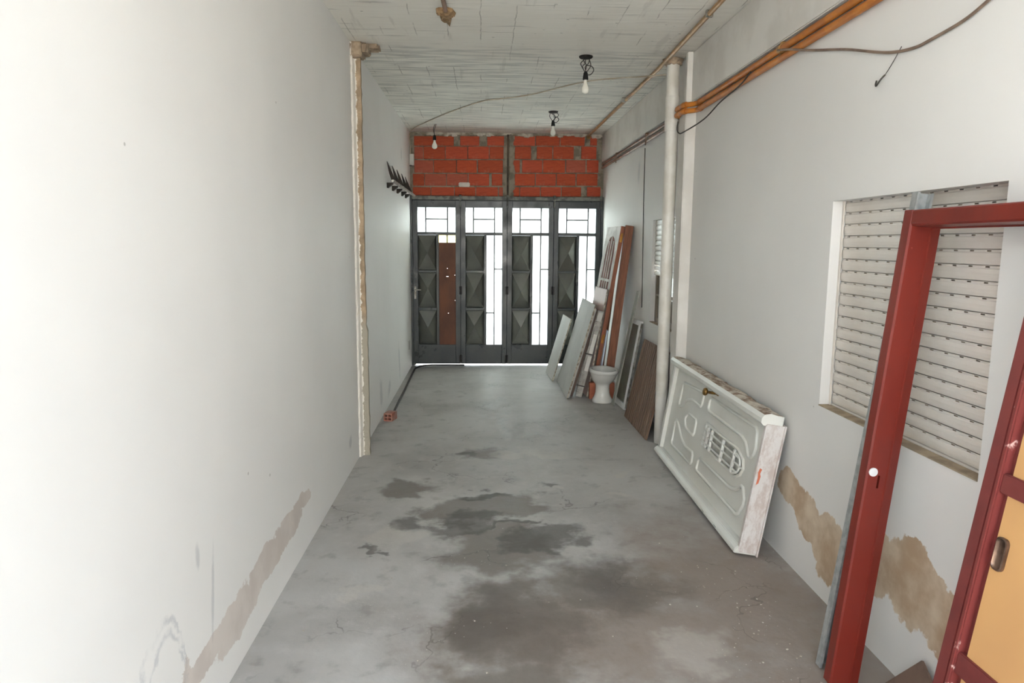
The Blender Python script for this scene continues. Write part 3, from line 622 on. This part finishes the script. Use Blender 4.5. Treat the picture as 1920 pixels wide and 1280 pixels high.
cable('floor_hose', 'black hose lying along the left wall and curving to the metal door', [(-.885, 6.78, .013), (-.89, 7.0, .013), (-.897, 8.0, .013), (-.91, 9.2, .013), (-.885, 9.45, .013), (-.8, 9.58, .013), (-.62, 9.63, .013), (-.25, 9.625, .013)], .012, M_kwire)
# hook on the wall
o = MB().tube(spline([(XR-.003, 2.82, 2.475), (XR-.004, 2.88, 2.42), (XR-.004, 2.93, 2.385)], 4), .0015, 5).tube(spline([(XR-.002, 2.925, 2.392), (XR-.015, 2.93, 2.375), (XR-.02, 2.95, 2.355), (XR-.012, 2.972, 2.362), (XR-.006, 2.978, 2.38)], 4), .0035, 6).build('wall_hook', M_kwire); tag(o, 'small dark hook with string on the right wall under the brown cable', 'hook')
# junction box
jb = thing('junction_box', 'small white junction box in the far left corner beside the bricks', 'junction box', (XL+.032, 9.665, 2.72))
MB().box(-.028, .028, -.03, .03, 0, .145).build('case', M_white, jb, bev=.004); MB().box(-.026, .026, -.034, -.03, .004, .141).build('lid', M_white, jb, bev=.002)
MB().box(-.03, -.005, -.028, .02, -.012, 0).build('gland', M_kwire, jb)
o = MB().box(XL, XL+.004, 9.25, 9.33, .28, .40).build('outlet_plate', paint('outlet_grey', s2l(178, 172, 164), rough=.5), bev=.002, seg=1); tag(o, 'small grey outlet plate low on the left wall by the door', 'outlet')

# ---------------- hanging bulbs
M_bulb = paint('white_bulb_glass', s2l(236, 234, 222), s2l(226, 224, 212), 4, .2)
def bulb(x, y, drop, lab, seed, rz=0, bigloop=True, bs=1.0):
    rr = random.Random(seed)
    o = thing('hanging_bulb', lab, 'light bulb', (x, y, ZC), group='bare bulbs hanging from the ceiling')
    if bigloop: MB().lathe([(.055, 0), (.055, -.006), (.048, -.014), (.02, -.014)], n=16).build('ceiling_box', M_dark, o)  # dark disc paints the shaded opening of the box
    m = MB(); top = -drop
    for k in range(5 if bigloop else 2):
        a = rr.uniform(0, 6.28); a2 = a+rr.uniform(-1, 1); R1 = rr.uniform(.02, .05) if bigloop else .012
        m.tube(spline([(math.cos(a)*.03, math.sin(a)*.03, -.008), (math.cos(a2)*R1*1.3, math.sin(a2)*R1*1.3, top*.35), (math.cos(a2+.8)*R1, math.sin(a2+.8)*R1, top*.6), (math.cos(a)*.006, math.sin(a)*.006, top)], 5), .0035, 5)
    if bigloop: m.tube(spline([(.0, 0, top*.55), (.045, -.01, top*.62), (.062, -.01, top*.85), (.04, 0, top*1.1), (.01, 0, top*1.12)], 5), .004, 5)
    m.build('wires', M_kwire, o, smooth=True)
    MB().lathe([(.008, top+.01), (.016, top), (.021, top-.03), (.023, top-.052), (.019, top-.054)], n=14).build('socket', M_black, o, smooth=True)
    b = top-.05
    MB().lathe([(.012, b), (.0135, b-.02), (.016*bs, b-.035), (.027*bs, b-.06), (.030*bs, b-.078), (.026*bs, b-.097), (.012*bs, b-.108), (.002, b-.11)], n=16).build('glass', M_bulb, o, smooth=True)
    return o
bulb(.811, 5.75, .125, 'bare bulb hanging on tangled wires near the drain pipe', 3)
bulb(.788, 8.1, .105, 'bare bulb on tangled wires between the ceiling cable and brick infill', 5)
bulb(-.60, 9.0, .15, 'round bare bulb on two straight wires before the red bricks', 8, bigloop=False, bs=1.15)
# brown torn clump on the ceiling
t_ = thing('ceiling_remnant', 'brown torn mortar clump with a rusty pipe stub on the ceiling', 'debris', (-.235, 4.72, ZC))
m = MB().tube(spline([(-.012, -.9, -.012), (-.008, -.4, -.015), (.0, -.06, -.02)], 5), .014, 8); m.build('pipe_stub', paint('rusty_stub', s2l(148, 122, 104), s2l(120, 94, 76), 10, .7), t_, smooth=True)
m = MB()
for c, s in (((.0, 0, -.018), (.05, .075, .02)), ((-.03, -.02, -.02), (.035, .05, .022)), ((.03, .03, -.014), (.03, .06, .016)), ((-.01, .11, -.012), (.038, .12, .014))):
    rings = []
    for i in range(5):
        f = i/4; ra = math.sqrt(max(0, 1-(f*.96)**2)); rings.append([(c[0]+s[0]*ra*math.cos(j*math.pi/5), c[1]+s[1]*ra*math.sin(j*math.pi/5), -f*s[2]*1.6) for j in range(10)])
    m.loft(rings)
m.add([(-.07, -.02, -.001), (.05, -.01, -.001), (.012, .33, -.001), (-.005, -.0, -.03), (.02, .2, -.02)], [(0, 3, 4, 2), (3, 1, 4), (1, 2, 4), (0, 1, 3), (0, 2, 1)])
o = m.build('clump', paint('brown_mortar_clump', s2l(172, 142, 104), s2l(138, 108, 74), 16, .9, bump=.6), t_); rough_mesh(o, .005)

# ---------------- bracket rack on the left wall
rk = thing('wall_rack', 'silver rail on five dark pointed brackets high on the left wall', 'rack', (XL, 0, 2.30))
MB().box(.058, .084, 7.28, 9.60, .0, .026).build('rail', M_steel, rk, bev=.004)
M_brk = paint('dark_rusty_bracket', s2l(62, 52, 44), s2l(42, 36, 32), 14, .7, .3)
for py, pz in ((300, 722), (306.5, 732), (313.5, 741), (320.5, 750), (326.5, 757)):
    p = on_plane(pz, py, 0, XL); y = p.y+.12
    m = MB().prism([(0, .215), (.007, .212), (.056, .10), (.086, .028), (.044, .028), (.02, .11)], y-.007, y+.007, 'xzy')
    m.prism([(0, -.05), (.012, -.052), (.062, -.012), (.062, 0), (0, 0)], y-.03, y+.03, 'xzy')
    m.build('bracket', M_brk, rk)

# ---------------- bricks on the floor
M_hb = paint('dusty_terracotta', s2l(172, 106, 86), s2l(172, 136, 122), 12, .85, bump=.3)
def hollow(m, lx, ly, lz, nx, nz, wl_=.010):
    # open tubes along y: outer shell and webs
    m.box(0, lx, 0, ly, 0, wl_).box(0, lx, 0, ly, lz-wl_, lz)
    for i in range(nx+1):
        x = i*(lx-wl_)/nx; m.box(x, x+wl_, 0, ly, wl_, lz-wl_)
    for k in range(1, nz):
        z = k*(lz-wl_)/nz
        for i in range(nx):
            xa_ = i*(lx-wl_)/nx+wl_; m.box(xa_, xa_+(lx-wl_)/nx-wl_, 0, ly, z, z+wl_)
    return m
o = hollow(MB(), .085, .13, .075, 2, 2).build('hollow_brick', M_hb); o.location = (-.945, 6.585, .001); o.rotation_euler.z = -.25
tag(o, 'broken hollow brick on the floor beside the left wall', 'brick')
o = hollow(MB(), .275, .07, .18, 3, 2).build('hollow_brick', paint('orange_terracotta', s2l(176, 104, 78), s2l(156, 90, 68), 10, .85)); o.location = (1.18, 7.525, .001)
MB().box(.0, .275, -.002, 0, .0, .18).build('brick_face', MATS['orange_terracotta'], o)
tag(o, 'orange hollow brick standing behind the toilet bowl', 'brick')

# ---------------- toilet bowl
M_cer = paint('white_ceramic', s2l(224, 222, 216), s2l(214, 211, 204), 3, .14)
tl = thing('toilet_bowl', 'white ceramic toilet bowl without seat on the floor', 'toilet', Matrix.Translation((1.30, 7.40, .001)) @ Matrix.Rotation(.1, 4, 'Z'))
def er(rx, ry, z, dy=0, n=28): return [(rx*math.cos(2*math.pi*j/n), dy+ry*math.sin(2*math.pi*j/n), z) for j in range(n)]
m = MB().loft([er(.108, .105, 0), er(.112, .108, .012), er(.108, .105, .03), er(.09, .088, .06), er(.078, .078, .10), er(.074, .075, .15), er(.076, .078, .185), er(.085, .088, .205), er(.104, .115, .225, -.005), er(.122, .145, .255, -.012), er(.134, .17, .29, -.022), er(.142, .19, .325, -.03)], cap1=False)
m.build('pedestal', M_cer, tl, smooth=True)
m = MB().loft([er(.140, .188, .322, -.03), er(.150, .208, .332, -.03), er(.153, .213, .348, -.03), er(.150, .209, .362, -.03), er(.141, .2, .368, -.03), er(.122, .178, .364, -.03), er(.116, .17, .352, -.03), er(.114, .166, .33, -.03), er(.1, .14, .29, -.02), er(.08, .1, .25), er(.05, .05, .225)], cap0=False)
m.build('rim', M_cer, tl, smooth=True)

# ---------------- boards and joinery leaning in the far right corner
M_gwhite = paint('grey_white_laminate', s2l(182, 181, 175), s2l(170, 169, 163), 2, .6)
M_edge = paint('raw_board_edge', s2l(196, 188, 172), s2l(130, 116, 100), 30, .8)
M_brownb = paint('dark_brown_board', s2l(96, 74, 62), s2l(78, 58, 50), 5, .6, stretch=(6, 1, 1))
M_pink = paint('pale_pink_laminate', s2l(212, 186, 176), s2l(204, 178, 168), 2, .4)
def board(name, label, cat, near, far, lean, H_, T, mt, edge=None):
    zz_ = .001+T*lean; n_, f_ = Vector((near[0], near[1], zz_)), Vector((far[0], far[1], zz_)); L_ = (f_-n_).length
    o = thing(name, label, cat, frame(n_, f_-n_, (lean, 0, 1)))
    MB().box(0, L_, -T, 0, 0, H_).build('panel', mt, o, bev=.0015, seg=1)
    if edge:
        m = MB().box(-.0015, 0, -T+.001, -.001, .001, H_-.001).box(0, L_, -T+.001, -.001, H_, H_+.0015); m.build('edge_banding', edge, o)
    return o
board('laminate_board', 'large grey white laminate panel leaning in the stack by the toilet', 'board', (.922, 7.52), (.922, 8.5), .285, 1.075, .02, M_gwhite, M_edge)
board('laminate_strip', 'narrow white board leaning in front of the large grey panel', 'board', (.862, 8.52), (.835, 9.12), .29, .80, .016, paint('off_white_board', s2l(188, 187, 181), s2l(178, 177, 170), 2, .65), M_edge)
board('chipboard_panel', 'thin pale board directly behind the large grey panel', 'board', (.948, 7.56), (.948, 8.46), .285, 1.03, .014, M_edge, M_gwhite)
board('brown_board', 'dark brown board wedged behind the pale panels', 'board', (.970, 7.64), (.970, 8.1), .285, 1.0, .038, M_brownb)
board('pink_panel', 'pale pink laminate panel leaning against the arched wooden door', 'board', (1.162, 7.63), (1.125, 8.18), .17, 1.215, .018, M_pink, M_edge)
# perforated strip
ps = thing('perforated_strip', 'grey slotted metal strip with white tape leaning beside the brown board', 'metal strip', frame((1.033, 7.60, .0185), (1, 0, -.24), (.242, 0, 1)))
M_al = paint('dull_aluminium', s2l(176, 172, 164), s2l(150, 146, 138), 14, .5, .3)
pb_ = MB().box(0, .07, 0, .025, 0, .985).build('bar', M_al, ps, bev=.002, seg=1)
m = MB()
for k in range(40): m.prism([(.006, .03+k*.0235), (.02, .036+k*.0235), (.02, .043+k*.0235), (.006, .037+k*.0235)], -.02, .018, 'xzy')
cut(pb_, m)
for a, b in ((.30, .47), (.50, .72)): MB().box(.024, .064, -.003, 0, a, b).build('tape', M_white, ps)
for a in (.12, .485): MB().box(-.02, .074, -.006, .0, a, a+.012).build('tie', M_kwire, ps)
MB().box(.004, .066, -.012, 0, .865, .97).build('end_bracket', M_white, ps, bev=.006)
# arched wooden door leaf
M_wood = paint('reddish_brown_wood', s2l(150, 84, 52), s2l(122, 66, 42), 5, .5, stretch=(9, 9, .8), bump=.15)
M_wood2 = paint('brown_jamb_wood', s2l(142, 86, 58), s2l(116, 68, 46), 5, .55, stretch=(9, 9, .8), bump=.15)
M_dface = paint('worn_white_door_face', s2l(204, 198, 188), s2l(170, 160, 148), 7, .5)
M_redglass = paint('brown_backing', s2l(122, 62, 46), s2l(100, 52, 40), 9, .8)
wd = thing('arched_door', 'wooden door leaf with arched barred window leaning in the far corner', 'door', frame((1.205, 7.615, .008), (-.03, .72, 0), (.158, 0, 1)))
DL, DH, DT = .70, 1.905, .042
ax0, ax1, az0, azs, azt = .13, .56, .75, 1.60, 1.80
arch = [(ax0, azs)]+[((ax0+ax1)/2-(ax1-ax0)/2*math.cos(math.pi*i/12), azs+(azt-azs)*math.sin(math.pi*i/12)) for i in range(13)]
m = MB().box(.012, ax0, -DT, 0, 0, DH).box(ax1, DL, -DT, 0, 0, DH).box(ax0, ax1, -DT, 0, 0, az0)
for i in range(1, len(arch)-1):
    (xa, za), (xb, zb_) = arch[i], arch[i+1]
    if abs(xb-xa) > 1e-5: m.prism([(xa, za), (xb, zb_), (xb, DH), (xa, DH)], -DT, 0, 'xzy')
dl = m.build('leaf', M_dface, wd)
MB().box(0, .012, -DT, .001, 0, DH).build('edge_strip', M_wood, wd)
MB().box(ax0, ax1, -.014, -.003, az0, azt).build('backing', M_redglass, wd)
for i in range(1, 4):
    x = ax0+(ax1-ax0)*i/4; zt = azs+(azt-azs)*math.sin(math.pi*i/4)
    MB().box(x-.013, x+.013, -.003, .003, az0, zt).build('window_bar', M_dface, wd)
for z in (1.30, 1.0): MB().box(ax0, ax1, -.003, .004, z-.014, z+.014).build('window_bar', M_dface, wd)
for z in (1.78, .66): MB().box(-.006, 0, -.032, -.010, z-.045, z+.045).tube([(-.008, -.021, z-.05), (-.008, -.021, z+.05)], .007, 8).build('hinge', paint('bright_brass', s2l(196, 142, 66), s2l(170, 116, 50), 12, .3, .8), wd)
# jamb plank behind it
jp = thing('jamb_plank', 'thick brown wooden jamb plank standing behind the arched door', 'plank', frame((1.345, 7.625, .0105), (0, 1, 0), (.108, 0, 1)))
MB().box(0, .045, -.088, 0, 0, 1.90).build('plank', M_wood2, jp, bev=.003); MB().box(.045, .62, -.088, -.06, 1.86, 1.90).build('head', M_wood2, jp, bev=.003)
MB().box(.62, .665, -.088, 0, 0, 1.90).build('plank', M_wood2, jp, bev=.003)
board('plastic_strip', 'pale bluish plastic strip wedged between the arched door and jamb plank', 'strip', (1.276, 7.66), (1.276, 7.74), .135, .75, .018, paint('bluish_white_plastic', s2l(206, 214, 226), s2l(190, 200, 216), 3, .35))

# window sash, slat, brown panel
ws = thing('window_sash', 'white framed window sash with grey glass leaning against the right wall', 'window sash', frame((1.452, 6.985, .006), (-.03, .45, 0), (.165, 0, 1)))
SL, SHH, ST = .45, .93, .03
m = MB().box(0, .05, -ST, 0, 0, SHH).box(SL-.03, SL, -ST, 0, 0, SHH).box(.05, SL-.03, -ST, 0, 0, .06).box(.05, SL-.03, -ST, 0, SHH-.05, SHH)
m.build('frame', paint('chalky_white_frame', s2l(226, 226, 226), s2l(206, 204, 200), 6, .5), ws, bev=.002, seg=1)
MB().box(.05, SL-.03, -.02, -.014, .06, SHH-.05).build('pane', paint('grey_green_glass', s2l(128, 128, 112), s2l(112, 112, 98), 3, .2), ws)
MB().box(-.012, -.0005, -ST+.004, -.006, .02, SHH-.02).build('channel', M_steel, ws)
o = board('grey_slat', 'thin grey slat leaning diagonally across the white window sash', 'slat', (1.378, 7.165), (1.373, 7.25), .195, 1.235, .012, paint('weathered_grey', s2l(156, 156, 146), s2l(138, 138, 128), 6, .6))
bp = thing('ribbed_panel', 'brown ribbed wood panel leaning behind the drain pipe', 'wood panel', frame((1.425, 5.88, .004), (-.012, .87, 0), (.225, 0, 1)))
t = NT('ribbed_brown_wood'); cc = t.mix(t.ramp(t.noise(6, 5, t.stretch((12, 1, .6))), .35, .65), s2l(134, 106, 86), s2l(104, 80, 64)); M_rib = t.finish(cc, .6)
MB().box(0, .87, -.012, 0, 0, .795).build('sheet', M_rib, bp)
for k in range(14): MB().box(.008+k*.0617, .008+k*.0617+.046, 0, .006, 0, .795).build('rib', M_rib, bp, bev=.002, seg=1)

# ---------------- debris on the floor
o = MB()
for i in range(90):
    x = random.uniform(XL+.08, 1.3); y = random.uniform(2.4, 6.0)
    if i > 45: x, y = random.gauss(1.25, .12), random.uniform(2.45, 3.5)
    x = min(x, 1.33)
    s = random.uniform(.002, .006); a = random.uniform(0, 3)
    o.loft([[(x+s*math.cos(a+j*1.57)*random.uniform(.6, 1.2), y+s*math.sin(a+j*1.57)*random.uniform(.6, 1.2), z) for j in range(4)] for z in (.0003, s*.5)])
o = o.build('plaster_crumbs', paint('crumb_white', s2l(206, 198, 186), s2l(170, 158, 142), 40, .9)); tag(o, 'loose plaster crumbs scattered over the concrete floor', 'debris', kind='stuff')
